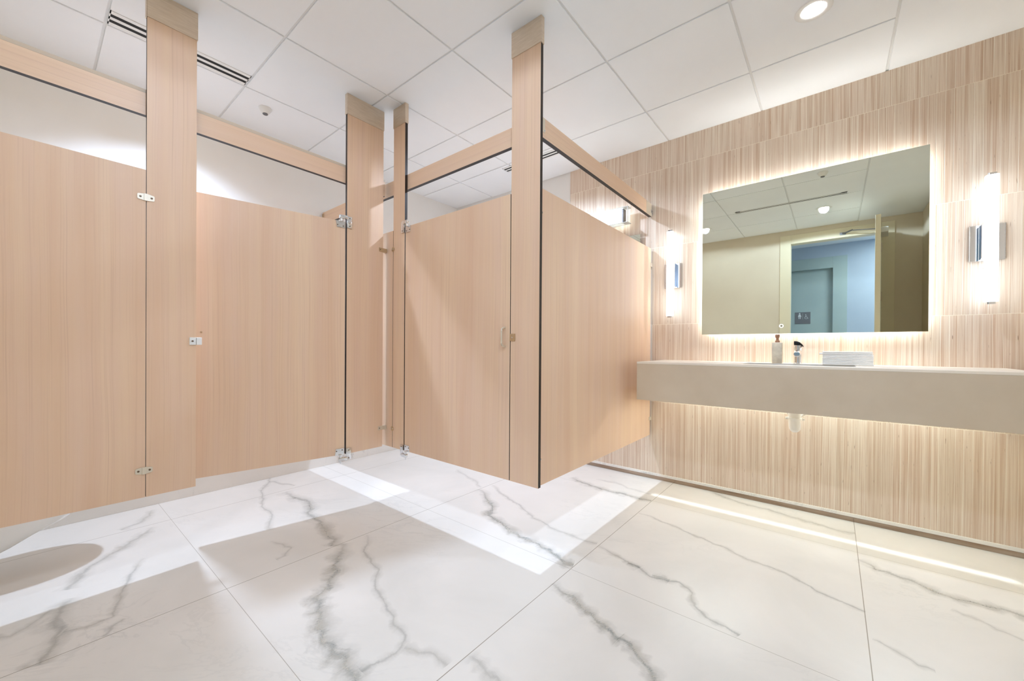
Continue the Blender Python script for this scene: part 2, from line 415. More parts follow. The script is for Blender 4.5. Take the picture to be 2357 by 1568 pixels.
# ------------------------------------------------------------------ floor with its veins
bm = BM()
box(bm, XL-0.1, XR+0.1, YB-0.12, YW+0.1, -0.06, 0.0, 0)
floor = struct('floor', bm, ['marble'])
VEINS = [
   (0.005,0.5,[(-3.445,1.218),(-3.28,1.16),(-3.024,1.02),(-2.857,0.964),(-2.685,0.95),(-2.42,0.861)]) ,
   (0.005,0.5,[(-3.288,1.178),(-3.155,1.204),(-3.053,1.243)]) ,
   (0.016,0.8,[(-2.971,1.151),(-2.754,1.149),(-2.561,1.144),(-2.452,1.082),(-2.273,1.08),(-2.11,1.038),(-2.027,1.033),(-1.985,0.984)]) ,
   (0.017,0.9,[(-1.96,1.041),(-1.848,0.953),(-1.75,0.899),(-1.646,0.811),(-1.62,0.753),(-1.555,0.726),(-1.492,0.71),(-1.388,0.66),(-1.316,0.657),(-1.235,0.665),(-1.137,0.643),(-1.068,0.623)]) ,
   (0.004,0.4,[(-2.273,0.805),(-2.119,0.847),(-2.064,0.795),(-2.062,0.755)]) ,
   (0.006,0.55,[(-1.953,1.171),(-1.809,1.066),(-1.689,1.036),(-1.623,1.03),(-1.562,0.986),(-1.458,0.931),(-1.34,0.891),(-1.236,0.861),(-1.148,0.838),(-1.122,0.782),(-1.14,0.71),(-1.144,0.669)]) ,
   (0.007,0.5,[(-1.123,0.819),(-1.068,0.836),(-1.015,0.865),(-0.953,0.861)]) ,
   (0.01,0.5,[(-0.93,0.937),(-0.881,0.936),(-0.84,0.923),(-0.798,0.925),(-0.743,0.896)]) ,
   (0.011,0.95,[(-0.937,1.451),(-0.825,1.436),(-0.739,1.395),(-0.68,1.368),(-0.59,1.329),(-0.557,1.332),(-0.507,1.308),(-0.476,1.284),(-0.425,1.246),(-0.388,1.195)]) ,
   (0.005,0.7,[(-0.935,1.889),(-0.814,1.857),(-0.752,1.832),(-0.682,1.814),(-0.622,1.782),(-0.55,1.8),(-0.512,1.82),(-0.448,1.778),(-0.421,1.694),(-0.368,1.65),(-0.323,1.641),(-0.253,1.622)]) ,
   (0.01,0.6,[(-0.75,1.828),(-0.692,1.814)]) ,
   (0.011,0.6,[(-0.625,1.797),(-0.551,1.803)]) ,
   (0.014,0.95,[(-1.969,2.068),(-1.793,1.972),(-1.661,1.869),(-1.621,1.792),(-1.515,1.764),(-1.372,1.72),(-1.237,1.704),(-1.12,1.679),(-1.056,1.661),(-0.99,1.639),(-0.942,1.65)]) ,
   (0.006,0.35,[(-2.425,2.291),(-2.214,2.209),(-1.988,2.11)]) ,
   (0.005,0.5,[(-1.948,2.205),(-1.741,2.099),(-1.556,2.031),(-1.475,1.984),(-1.3,1.924),(-1.172,1.891),(-1.059,1.887),(-0.948,1.901)]) ,
   (0.014,0.8,[(-1.587,2.75),(-1.433,2.685),(-1.304,2.662),(-1.168,2.665),(-1.047,2.662),(-0.938,2.675)]) ,
   (0.006,0.35,[(-1.421,2.825),(-1.242,2.849),(-1.057,2.794),(-0.98,2.794)]) ,
   (0.004,0.6,[(-0.926,2.42),(-0.791,2.397),(-0.668,2.368),(-0.537,2.325),(-0.414,2.291),(-0.312,2.236),(-0.232,2.228),(-0.137,2.202),(-0.068,2.158),(0.026,2.112),(0.104,2.087)]) ,
   (0.009,0.6,[(-0.68,3.129),(-0.525,3.049),(-0.391,3.018),(-0.237,2.991),(-0.082,2.955),(0.102,2.948)]) ,
   (0.013,0.8,[(0.105,2.595),(0.164,2.53),(0.229,2.512),(0.296,2.495),(0.353,2.452),(0.436,2.458),(0.513,2.466),(0.577,2.454),(0.638,2.443)]) ,
   (0.004,0.5,[(0.114,1.907),(0.174,1.889),(0.221,1.85),(0.26,1.853)]) ,
   (0.004,0.45,[(0.369,2.334),(0.418,2.32),(0.473,2.275),(0.529,2.249)]) ,
   (0.01,0.5,[(-3.268,0.486),(-3.081,0.391),(-3.038,0.321)]) ,
   (0.012,0.6,[(-2.956,0.44),(-2.845,0.368),(-2.765,0.304),(-2.683,0.218),(-2.58,0.137),(-2.469,0.095)]) ,
   (0.014,0.7,[(-2.372,0.109),(-2.293,0.076),(-2.127,0.063),(-2.042,0.047),(-1.955,0.015)]) ,
   (0.006,0.5,[(-2.331,0.057),(-2.273,0.013),(-2.222,-0.047),(-2.25,-0.105)]) ,
   (0.005,0.55,[(-2.555,0.347),(-2.41,0.28),(-2.276,0.246),(-2.202,0.228),(-2.092,0.2),(-2.086,0.127),(-2.115,0.074)]) ,
   (0.005,0.5,[(-2.048,0.225),(-2.017,0.185),(-1.976,0.161)]) ,
]

def fractal(pts, it, amp):
    for _ in range(it):
        o = [pts[0]]
        for a, b in zip(pts, pts[1:]):
            m = (a+b)/2; d = b-a; n = Vector((-d.y, d.x))
            o += [m + n*random.uniform(-amp, amp), b]
        pts = o; amp *= 0.8
    return pts
def vein_mesh():
    bm = BM(); uvl = bm.loops.layers.uv.new('vein'); st = bm.verts.layers.float.new('vein_strength')
    for k, (w, s, pts) in enumerate(VEINS):
        pts = [Vector(p) for p in pts]
        fine = fractal(pts, 3, 0.11)
        half = w*4.0 + 0.010; z = 0.0002 + 0.00004*k
        L = len(fine); prev = None; acc = 0.0
        for i, p in enumerate(fine):
            d = (fine[min(i+5, L-1)] - fine[max(i-5, 0)])
            if d.length < 1e-6: continue
            n = Vector((-d.y, d.x)).normalized()
            hw = half*(0.9 + 0.2*math.sin(i*0.7+k))
            acc += (p - (prev[2] if prev else p)).length
            a = bm.verts.new((p.x + n.x*hw, p.y + n.y*hw, z)); b = bm.verts.new((p.x - n.x*hw, p.y - n.y*hw, z))
            taper = min(1.0, 0.35 + i/(0.15*L)); a[st] = s*taper*0.9; b[st] = s*taper*0.9
            if prev:
                f = bm.faces.new((prev[0], prev[1], b, a))
                for lp in f.loops:
                    lp[uvl].uv = (1.0 if lp.vert in (prev[0], a) else -1.0, acc)
            prev = (a, b, p)
    return bm
v = mk('vein_pattern', vein_mesh(), 'vein', floor)

# ------------------------------------------------------------------ walls, skirting, ceiling
bm = BM()
box(bm, XL-0.1, XR+0.1, YW+0.012, YW+0.12, 0, 2.72, 0)
box(bm, -1.861, XR+0.001, YW, YW+0.013, 0.042, ZC+0.002, 1)
struct('wall_back', bm, ['paint_l', 'tile'])
bm = BM(); box(bm, XL-0.1, XL, YB-0.12, YW+0.012, 0, 2.72); struct('wall_left', bm, 'paint_l')
bm = BM(); box(bm, XR, XR+0.1, YB-0.12, YW+0.012, 0, 2.72); struct('wall_right', bm, 'paint')
DX0, DX1, DZ = -0.463, 0.452, 2.468
bm = BM()
box(bm, XL, DX0, YB-0.12, YB, 0, 2.72); box(bm, DX1, XR, YB-0.12, YB, 0, 2.72); box(bm, DX0, DX1, YB-0.12, YB, DZ, 2.72)
struct('wall_front', bm, 'paint')
# marble skirting in the stalls, metal-faced skirting under the tiles
bm = BM(); box(bm, XL, XL+0.009, YB, YW+0.012, 0.0, 0.125, 0, 0.0015); struct('baseboard_left', bm, 'marble_b')
bm = BM()
prof = [(YW+0.002, 0.046), (YW-0.006, 0.044), (YW-0.0105, 0.0285), (YW-0.0105, 0.0), (YW+0.002, 0.0)]
loft(bm, [[Vector((x, p[0], p[1])) for p in prof] for x in (-1.861, XR)])
bb = struct('baseboard_back', bm, 'marble_b')
bm = BM(); box(bm, -1.861, XR, YW-0.0125, YW-0.0095, 0.0005, 0.0275, 0, 0.0006); mk('metal_facing', bm, 'skirt', bb, label='polished metal strip')
bm = BM(); box(bm, XL+0.009, -1.861, YW+0.003, YW+0.012, 0, 0.125, 0, 0.0015); struct('baseboard_stall', bm, 'marble_b')
bm = BM(); box(bm, XL+0.009, DX0-0.11, YB, YB+0.009, 0, 0.1, 0, 0.0015); box(bm, DX1+0.11, XR, YB, YB+0.009, 0, 0.1, 0, 0.0015); struct('baseboard_front', bm, 'marble_b')
bm = BM(); box(bm, XR-0.009, XR, YB+0.009, YW-0.013, 0, 0.1, 0, 0.0015); struct('baseboard_right', bm, 'marble_b')

# lay-in ceiling: tegular tiles standing 7 mm proud of a 15 mm grid, plain border on the right
bm = BM()
box(bm, XL-0.1, XR+0.1, YB-0.12, YW+0.12, ZC+0.007, ZC+0.09, 1)
xs = [XL] + [GX0 + GS*i for i in range(-1, 5)] + [XR]
ys = [YB] + [GY0 + GS*j for j in range(-2, 4)] + [YW]
ys = [y for y in ys if y >= YB]
G = 0.0055
for i in range(len(xs)-1):
    if i == len(xs)-2:
        box(bm, xs[i]+G, XR, YB, YW, ZC, ZC+0.008, 0, 0.0015, 1); continue
    for j in range(len(ys)-1):
        if ys[j+1]-ys[j] < 0.03: continue
        x0 = xs[i] + (G if i else 0); x1 = xs[i+1]-G
        y0 = ys[j] + (G if j else 0); y1 = ys[j+1] - (G if j < len(ys)-2 else 0)
        box(bm, x0, x1, y0, y1, ZC, ZC+0.008, 0, 0.0025, 2)
struct('ceiling', bm, ['ceil', 'tbar'])

# ------------------------------------------------------------------ stall pilasters, panels, rails
T = 0.020
def pilaster(x0, x1, y0, y1, label, wood_m='wood'):
    cx, cy = (x0+x1)/2, (y0+y1)/2
    r = root('pilaster', label, 'pilaster', (cx, cy, ZB), 'full height stall pilasters')
    bm = BM(); panel(bm, x0, x1, y0, y1, ZB, ZC-0.004); mk('pilaster_panel', bm, [wood_m, 'edge'], r)
    e = 0.0035; z0 = 2.507
    bm = BM()
    box(bm, x0-e, x1+e, y0-e, y0-0.0002, z0, ZC, 0, 0.0008, 1); box(bm, x0-e, x1+e, y1+0.0002, y1+e, z0, ZC, 0, 0.0008, 1)
    box(bm, x0-e, x0-0.0002, y0-0.0002, y1+0.0002, z0, ZC); box(bm, x1+0.0002, x1+e, y0-0.0002, y1+0.0002, z0, ZC)
    mk('ceiling_shoe', bm, 'shoe', r, label='brushed champagne metal sleeve')
    return r
P1 = pilaster(XS-T, XS, 0.3316, 0.5119, 'wood laminate pilaster nearest the left edge, between the fixed panel and the ajar door')
P2 = pilaster(XS-T, XS, 1.280, 1.5412, 'widest wood laminate pilaster, at the corner, carrying the hinges of the ajar door', 'wood_b')
P3 = pilaster(-2.304, -2.1775, YS, YS+T, 'narrowest wood laminate pilaster, left of the closed stall door', 'wood_c')
P4 = pilaster(-1.2744, -1.0966, YS, YS+T, 'wood laminate pilaster right of the closed stall door, at the front of the end panel', 'wood_b')

def bracket_plate(parent, x, yc, zc, tilt):
    """six sided nickel strap over the joint, raised in the middle"""
    bm = BM()
    for s in (-1, 1):
        pts = [(s*0.007, -0.0150), (s*0.026, -0.0120), (s*0.029, -0.0085), (s*0.029, 0.0085), (s*0.026, 0.0120), (s*0.007, 0.0150)]
        prism(bm, pts, 0.0, 0.0028)
    pts = [(-0.0075, -0.0155), (0.0075, -0.0155), (0.0075, 0.0155), (-0.0075, 0.0155)]
    loft(bm, [[Vector((p[0], p[1], 0.0)) for p in pts], [Vector((p[0]*0.85, p[1], 0.0065)) for p in pts]])
    bm.transform(Matrix.Translation((x, yc, zc)) @ Matrix(((0, 0, 1, 0), (1, 0, 0, 0), (0, 1, 0, 0), (0, 0, 0, 1))))
    b = mk('bracket', bm, 'satin', parent, label='pale nickel two-screw bracket')
    for s in (-1, 1): screw_on(b, (x+0.0028, yc+s*0.019, zc), (1, 0, 0), 0.0042)
# fixed panel at the left
r = root('fixed_panel', 'wide fixed wood laminate stall panel at the left edge, bracketed to the pilaster', 'stall panel', (XS-T/2, -0.03, ZB))
bm = BM(); panel(bm, XS-T, XS, YB+0.012, 0.3294, ZB, ZT); mk('panel', bm, ['wood', 'edge'], r)
bracket_plate(r, XS, 0.3292, 1.694, 0); bracket_plate(r, XS, 0.325, 0.466, 0)

# ajar door
HX, HY = XS-0.012, 1.272
A = math.atan2(0.184, 1.0)
r = root('stall_door', 'wood laminate stall door standing ajar between the two left pilasters', 'door', (HX, HY, ZB), rotz=-A)
W2 = 0.742
bm = BM(); panel(bm, -0.010, 0.010, -W2, 0.0, 0.0, ZT-ZB); mk('door_panel', bm, ['wood_c', 'edge'], r, world=False)
def hinge(parent, top, side):
    """parent space: door lies along -y from the hinge when side=-1; faces at x=+0.010"""
    h = ZT-ZB
    z = h if top else 0.0
    s = 1 if top else -1
    bm = BM()
    # leaf screwed on the door
    y0, y1 = -0.058, -0.004
    zz = sorted((z, z - s*0.040))
    pts = [(y0+0.006, zz[0]), (y1, zz[0]), (y1, zz[1]), (y0, zz[1])] if top else [(y0, zz[0]), (y1, zz[0]), (y1, zz[1]), (y0+0.006, zz[1])]
    loft(bm, [[Vector((0.0102, p[0], p[1])) for p in pts], [Vector((0.0135, p[0]+0.001, p[1])) for p in pts]])
    # barrel
    cyl(bm, (0.020, -0.026, z - s*0.004), (0.020, -0.026, z + s*0.016), 0.009)
    # arm from the pilaster plate over the end of the door
    za, zb_ = sorted((z + s*0.014, z + s*0.036))
    box(bm, 0.012, 0.031, -0.040, 0.012, za, zb_, 0, 0.002)
    # plate on the pilaster
    zc_, zd = sorted((z - s*0.036, z + s*0.036))
    box(bm, 0.0102, 0.0165, 0.009, 0.040, zc_, zd, 0, 0.0015)
    if not top:
        cyl(bm, (0.020, -0.026, z-0.036), (0.020, -0.026, z-0.046), 0.0055); cyl(bm, (0.020, -0.026, z-0.046), (0.020, -0.026, z-0.052), 0.0035)
    if side > 0: bm.transform(Matrix.Scale(-1, 4, Vector((0, 1, 0))))
    hg = mk('hinge', bm, 'chrome', parent, world=False, smooth=True, label='polished chrome pivot hinge')
    m = rmat(parent)
    f = -1 if side > 0 else 1
    for yy, zz_, xx in ((-0.048, z - s*0.026, 0.0135), (-0.014, z - s*0.030, 0.0135), (0.026, z - s*0.024, 0.0165), (0.026, z + s*0.025, 0.0165)):
        p = m @ Vector((xx, f*yy, zz_)); n = (m.to_3x3() @ Vector((1, 0, 0)))
        screw_on(hg, p, n, 0.0038)
    return hg
hinge(r, True, -1); hinge(r, False, -1)
# latch keeper of the ajar door, on the pilaster
k = root('latch_keeper', 'small white metal latch keeper on the edge of the leftmost pilaster', 'latch', (XS, 0.508, 1.052))
bm = BM(); box(bm, XS, XS+0.004, 0.486, 0.511, 1.033, 1.069, 0, 0.001); box(bm, XS-0.004, XS+0.006, 0.5121, 0.534, 1.033, 1.069, 0, 0.002)
mk('keeper_plate', bm, 'white', k)
screw_on(k, (XS+0.004, 0.498, 1.051), (1, 0, 0), 0.004)
screw_on(k, (XS+0.004, 0.4935, 1.051), (1, 0, 0), 0.0018)
bm = BM(); lathe(bm, [(0.004, 0.0), (0.0035, 0.006), (0.0, 0.008)], (0.010, -W2+0.022, 1.1-ZB), 12, 0, (1, 0, 0)); mk('bumper', bm, 'brass', r, world=False, smooth=True, label='tiny brown bumper')
# closed door
d3 = root('stall_door', 'closed wood laminate stall door with a small metal pull, facing the camera', 'door', (-2.169, YS+0.010, ZB), rotz=-math.pi/2)
W3 = 2.1695-1.2795
bm = BM(); panel(bm, -0.010, 0.010, 0.0, W3, 0.0, ZT-ZB); mk('door_panel', bm, ['wood_b', 'edge'], d3, world=False)
hinge(d3, True, 1); hinge(d3, False, 1)
bm = BM()
tube(bm, [(-1.313, YS-0.001, 1.133), (-1.313, YS-0.012, 1.132), (-1.3135, YS-0.022, 1.126), (-1.314, YS-0.026, 1.116), (-1.314, YS-0.026, 1.085), (-1.314, YS-0.026, 1.052), (-1.3135, YS-0.022, 1.042), (-1.313, YS-0.012, 1.036), (-1.313, YS-0.001, 1.035)], 0.0052, 12)
mk('pull_handle', bm, 'satin', d3, smooth=True, label='small bow-shaped nickel pull')
k = root('latch_keeper', 'small square nickel latch keeper beside the closed door, on the pilaster', 'latch', (-1.258, YS, 1.082))
bm = BM(); box(bm, -1.278, -1.243, YS-0.004, YS, 1.063, 1.100, 0, 0.001)
mk('keeper_plate', bm, 'brass', k); screw_on(k, (-1.262, YS-0.004, 1.081), (0, -1, 0), 0.004, 'chrome')

# partition between the two stalls, behind the corner
r = root('partition_panel', 'wood laminate partition seen in the slit between the corner pilasters', 'stall panel', (-2.84, YS+0.011, ZB))
bm = BM(); panel(bm, XL+0.006, -2.309, YS+0.001, YS+0.001+T, ZB, ZT); mk('panel', bm, ['wood_c', 'edge'], r)
for z, mt in ((1.692, 'brass'), (0.473, 'satin')):
    bm = BM()
    box(bm, XS, XS+0.003, 1.509, 1.5412, z-0.013, z+0.013, 0, 0.001)
    box(bm, XS-T, XS+0.003, 1.5414, 1.5705, z-0.013, z+0.013, 0, 0.001)
    b = mk('bracket', bm, mt, r, label='small bracket joining the corner')
    screw_on(b, (XS+0.003, 1.518, z), (1, 0, 0), 0.0035)
    bm = BM(); lathe(bm, [(0.016, 0.0), (0.016, 0.002), (0.014, 0.003), (0, 0.003)], (-2.3215+0.015, YS, z), 24, 0, (0, -1, 0))
    b = mk('bracket', bm, 'brass', r, smooth=True, label='round two-screw bracket')
    for s in (-1, 1): screw_on(b, (-2.3065+s*0.008, YS-0.003, z), (0, -1, 0), 0.003, 'chrome')

# end panel
r = root('end_panel', 'large wood laminate end panel between the centre stall and the vanity', 'stall panel', (XE-T/2, 2.37, ZB))
bm = BM(); panel(bm, XE-T, XE, YS+T+0.004, 3.128, ZB, ZT); mk('panel', bm, ['wood', 'edge'], r)
for z in (1.690, 0.475):
    bm = BM(); box(bm, XE, XE+0.003, 3.108, 3.128, z-0.014, z+0.014, 0, 0.001); box(bm, XE-T, XE+0.003, 3.1282, YW-0.0002, z-0.014, z+0.014, 0, 0.001)
    mk('bracket', bm, 'satin', r, label='pale wall bracket')
for z in (1.699, 0.476):
    screw_on(r, (XE, 1.612, z), (1, 0, 0), 0.006, 'chrome')

# head rails
def rail(x0, x1, y0, y1, label, loc, cap=None):
    r = root('head_rail', label, 'head rail', loc, 'overhead stall rails')
    bm = BM(); fs = box(bm, x0, x1, y0, y1, ZR0, ZR1); bm.normal_update()
    along = 0 if (x1-x0) > (y1-y0) else 1
    for f in fs:
        if abs(f.normal.z) > 0.5 or abs(f.normal[along]) > 0.5: f.material_index = 1
    mk('rail', bm, ['wood_h', 'edge'], r)
    if cap:
        bm = BM(); box(bm, *cap, 0, 0.001, 1); mk('top_strip', bm, 'strip', r, label='beige metal strip along the top')
    return r
RT = 0.024
r1 = rail(XS-T-0.001-RT, XS-T-0.001, YB+0.003, YS-0.002, 'head rail over the fixed panel and the ajar door, running past two pilasters', (XS-0.03, 0.6, ZR0),
          (XS-T-0.001-RT, XS-T-0.002, YB+0.003, YS-0.002, ZR1+0.0002, ZR1+0.017))
r2 = rail(XL+0.004, XE-T-0.002, YS+T+0.001, YS+T+0.001+RT, 'head rail over the closed stall door, running back to the left wall', (-2.2, YS+0.03, ZR0))
bm = BM(); box(bm, XL, XL+0.03, YS+T-0.003, YS+T+0.001, ZR0+0.012, ZR1-0.012, 0, 0.001); b = mk('bracket', bm, 'brass', r2, label='wall bracket at the left wall')
r3 = rail(XE-RT, XE, YS+T+0.002, 3.134, 'head rail over the end panel, running from the front pilaster to the tiled wall', (XE-0.012, 2.4, ZR0))
# dark corner block at the front, metal end sleeve at the wall
bm = BM(); box(bm, XE-0.002, XE+0.0135, YS+0.002, YS+T+0.004, ZR0+0.002, 2.183, 0, 0.002)
mk('corner_block', bm, 'brown', r3, label='dark brown corner block')
bm = BM(); box(bm, XE, XE+0.002, YS+T+0.006, YS+T+0.042, 2.097, 2.168, 0, 0.0006, 1)
b = mk('bracket', bm, 'satin', r3, label='beige joining plate'); screw_on(b, (XE+0.002, YS+T+0.038, 2.108), (1, 0, 0), 0.005, 'chrome')
bm = BM(); box(bm, XE, XE+0.0018, 3.02, 3.134, ZR0+0.0005, ZR1-0.0005, 0, 0.0006, 1); mk('end_sleeve', bm, 'satin', r3, label='pale sleeve over the end of the rail')
bm = BM(); box(bm, XE+0.002, XE+0.006, 3.112, 3.140, 2.096, 2.122, 0, 0.0008); box(bm, XE+0.002, XE+0.006, 3.138, YW-0.0002, 2.088, 2.118)
b = mk('bracket', bm, 'chrome', r3, label='small chrome wall bracket'); screw_on(b, (XE+0.006, 3.120, 2.110), (1, 0, 0), 0.004)

# ------------------------------------------------------------------ vanity counter
CX0, CX1, CY0, CZ0, CZ1 = -1.008, 0.674, 2.583, 0.689, 0.9405
vc = root('vanity_counter', 'long wall-mounted greige vanity counter with a deep front apron under the backlit mirror', 'counter', ((CX0+CX1)/2, YW, CZ0))
bm = BM()
hole = rrect(-0.165, 2.865, 0.52, 0.27, 0.05, 6)
outer = [(CX0, CY0), (CX1, CY0), (CX1, YW-0.0005), (CX0, YW-0.0005)]
for z in (CZ1, CZ1-0.012):
    ov = [bm.verts.new((p[0], p[1], z)) for p in outer]; hv = [bm.verts.new((p[0], p[1], z)) for p in hole]
    es = [bm.edges.new((ov[i], ov[(i+1) % 4])) for i in range(4)] + [bm.edges.new((hv[i], hv[(i+1) % len(hv)])) for i in range(len(hv))]
    bmesh.ops.triangle_fill(bm, edges=es, use_beauty=True, use_dissolve=False)
    if z == CZ1: o1, h1 = ov, hv
    else:
        for a, b_ in ((o1, ov), (h1, hv)):
            for i in range(len(a)):
                bm.faces.new((a[i], a[(i+1) % len(a)], b_[(i+1) % len(a)], b_[i]))
mk('countertop', bm, 'countertop', vc)
bm = BM()
rings = []
for z, k in ((CZ1-0.0015, 1.0), (CZ1-0.03, 0.985), (CZ1-0.10, 0.95), (CZ1-0.118, 0.90), (CZ1-0.124, 0.80), (CZ1-0.126, 0.3), (CZ1-0.127, 0.12)):
    rings.append([Vector((-0.165 + (p[0]+0.165)*k, 2.865 + (p[1]-2.865)*k, z)) for p in hole])
loft(bm, rings, cap0=False); mk('basin', bm, 'basin', vc, smooth=True, label='recessed rectangular basin')
bm = BM(); lathe(bm, [(0.0, 0.0), (0.022, 0.0), (0.024, 0.003), (0.0, 0.006)], (-0.165, 2.865, CZ1-0.1268), 20); mk('drain', bm, 'chrome', vc, smooth=True)
bm = BM(); box(bm, CX0, CX1, CY0, CY0+0.018, CZ0, CZ1-0.0122, 0, 0.001, 1); mk('front_apron', bm, 'counter', vc)
for xa, xb in ((CX0, CX0+0.018), (CX1-0.018, CX1)):
    bm = BM(); box(bm, xa, xb, CY0+0.0182, YW-0.0005, CZ0, CZ1-0.0122, 0, 0.001, 1); mk('side_apron', bm, 'counter', vc)
bm = BM(); box(bm, CX0+0.06, CX1-0.06, 3.06, 3.10, 0.885, 0.90); mk('light_strip', bm, 'shelf', vc, label='glowing strip under the counter')
l = bpy.data.lights.new('added_floor_line_lamp', 'AREA'); l.shape = 'RECTANGLE'; l.size = 1.62; l.size_y = 0.032; l.spread = math.radians(6); l.energy = 0.11; l.color = (0.9, 1.0, 1.05)  # lamp added only to draw the bright line on the floor
o = bpy.data.objects.new('added_floor_line_lamp', l); C.objects.link(o); o.parent = vc; o.location = (0, 2.80-YW, 0.02)

# bottle trap
r = root('sink_trap', 'white plastic sink trap hanging below the counter apron', 'pipe', (-0.17, 2.865, 0.53))
bm = BM()
lathe(bm, [(0.0, 0.0), (0.012, 0.002), (0.022, 0.009), (0.0275, 0.020), (0.029, 0.036), (0.0295, 0.072), (0.0295, 0.080)], (-0.17, 2.865, 0.541), 28)
mk('trap_cup', bm, 'pvc', r, smooth=True)
bm = BM()
lathe(bm, [(0.0295, 0.0), (0.036, 0.001), (0.036, 0.013), (0.031, 0.015), (0.031, 0.05), (0.024, 0.054), (0.0, 0.054)], (-0.17, 2.865, 0.615), 28)
for s in (-1, 1):
    box(bm, -0.17+s*0.040-0.006, -0.17+s*0.040+0.006, 2.859, 2.871, 0.6155, 0.6275, 0, 0.002)
mk('slip_nut', bm, 'pvc', r, smooth=True)
bm = BM()
tube(bm, [(-0.17, 2.865, 0.66), (-0.17, 2.865, 0.72), (-0.17, 2.865, 0.813)], 0.019, 16); mk('tailpiece', bm, 'pvc', r, smooth=True)
bm = BM(); tube(bm, [(-0.196, 2.870, 0.640), (-0.235, 2.885, 0.70)], 0.006, 10); tube(bm, [(-0.144, 2.870, 0.638), (-0.10, 2.90, 0.664), (-0.05, 2.97, 0.70), (-0.04, 3.02, 0.72), (-0.04, YW-0.0005, 0.72)], 0.006, 10)
mk('supply_pipe', bm, 'pvc', r, smooth=True)

# faucet
FXc, FYc = -0.168, 3.055
r = root('faucet', 'polished chrome single-lever faucet on the vanity counter', 'faucet', (FXc, FYc, CZ1))
bm = BM()
lathe(bm, [(0.0255, 0.0), (0.0255, 0.003), (0.022, 0.005), (0.0205, 0.012), (0.0195, 0.07), (0.021, 0.088), (0.0215, 0.098), (0.0, 0.098)], (FXc, FYc, CZ1+0.0002), 28)
mk('faucet_body', bm, 'chrome', r, smooth=True)
bm = BM(); rings = []
for t, (dy, dz, w, h) in enumerate(((-0.002, 0.066, 0.019, 0.020), (-0.03, 0.072, 0.0175, 0.016), (-0.065, 0.071, 0.0165, 0.013), (-0.095, 0.066, 0.0155, 0.0115), (-0.112, 0.061, 0.0145, 0.0105))):
    rings.append([Vector((FXc + p[0], FYc+dy, CZ1+dz + p[1])) for p in rrect(0, 0, w*2, h*2, h*0.8, 4)])
loft(bm, rings); mk('spout', bm, 'chrome', r, smooth=True)
bm = BM(); cyl(bm, (FXc, FYc-0.100, CZ1+0.056), (FXc, FYc-0.100, CZ1+0.044), 0.0115, 0.0105, 20); mk('aerator', bm, 'white', r, smooth=True, label='pale aerator ring')
bm = BM()
lathe(bm, [(0.0215, 0.0985), (0.0215, 0.103), (0.019, 0.105), (0.019, 0.109), (0.0215, 0.111), (0.0215, 0.114), (0.0, 0.1145)], (FXc, FYc, CZ1), 28)
mk('cartridge_collar', bm, 'chrome', r, smooth=True)
bm = BM(); rings = []
for dx, dz, w, h in ((-0.020, 0.133, 0.017, 0.0125), (-0.008, 0.133, 0.018, 0.013), (0.008, 0.128, 0.018, 0.011), (0.020, 0.120, 0.015, 0.007), (0.027, 0.112, 0.012, 0.004)):
    rings.append([Vector((FXc+dx, FYc + p[0], CZ1+dz-0.005 + p[1])) for p in rrect(0, 0, w*2, h*2, h*0.7, 4)])
M['lever'] = plain('dark_chrome_lever', (22, 20, 26), 0.1, 0.2)
loft(bm, rings); mk('lever', bm, 'lever', r, smooth=True, label='glossy dark lever')

# soap dispenser
SX, SY = -0.274, 3.045
r = root('soap_dispenser', 'pale marble soap bottle with a brown pump standing left of the faucet', 'soap dispenser', (SX, SY, CZ1))
bm = BM(); box(bm, SX-0.0275, SX+0.0275, SY-0.0275, SY+0.0275, CZ1+0.0002, CZ1+0.132, 0, 0.004, 3); mk('bottle', bm, 'stone', r, smooth=True)
bm = BM()
lathe(bm, [(0.0125, 0.132), (0.0125, 0.143), (0.0085, 0.146), (0.0072, 0.158), (0.0115, 0.165), (0.0125, 0.170), (0.0125, 0.180), (0.011, 0.183), (0.0, 0.183)], (SX, SY, CZ1), 22)
tube(bm, [(SX, SY, CZ1+0.176), (SX, SY-0.022, CZ1+0.177), (SX, SY-0.036, CZ1+0.171)], [0.006, 0.005, 0.004], 10)
mk('pump', bm, 'pump', r, smooth=True, label='brown pump head')

# folded paper towels: each towel an object of its own
def towel(w, d, t, layers=3):
    bm = BM(); n = layers
    for i in range(n):
        z0 = t*i/n; z1 = t*(i+1)/n - 0.0003
        box(bm, -w/2, w/2, -d/2, d/2, z0, z1, 0, (z1-z0)*0.35, 2)
    # folded edge joining the layers along the front
    cyl(bm, (-w/2+0.001, -d/2+0.001, t/2), (w/2-0.001, -d/2+0.001, t/2), t*0.42, seg=10)
    return bm
TX, TY, TW = 0.063, 3.02, 0.221
first = mk('folded_towel', towel(TW, 0.115, 0.0082), 'towel')
NT = 7
for i in range(NT):
    o = first if i == 0 else first.copy()
    if i: C.objects.link(o)
    o.location = (TX + random.uniform(-0.0008, 0.0008), TY, CZ1 + 0.0006 + i*0.0085)
    o.rotation_euler = (0, 0, random.uniform(-0.006, 0.006))
    tag(o, 'white folded paper towel in the stack on the counter, ' + ('lowest of all', 'second from the bottom', 'third from the bottom', 'fourth from the bottom', 'fifth from the bottom', 'sixth from the bottom', 'third from the top')[i], 'paper towel', 'folded paper towels on the counter')
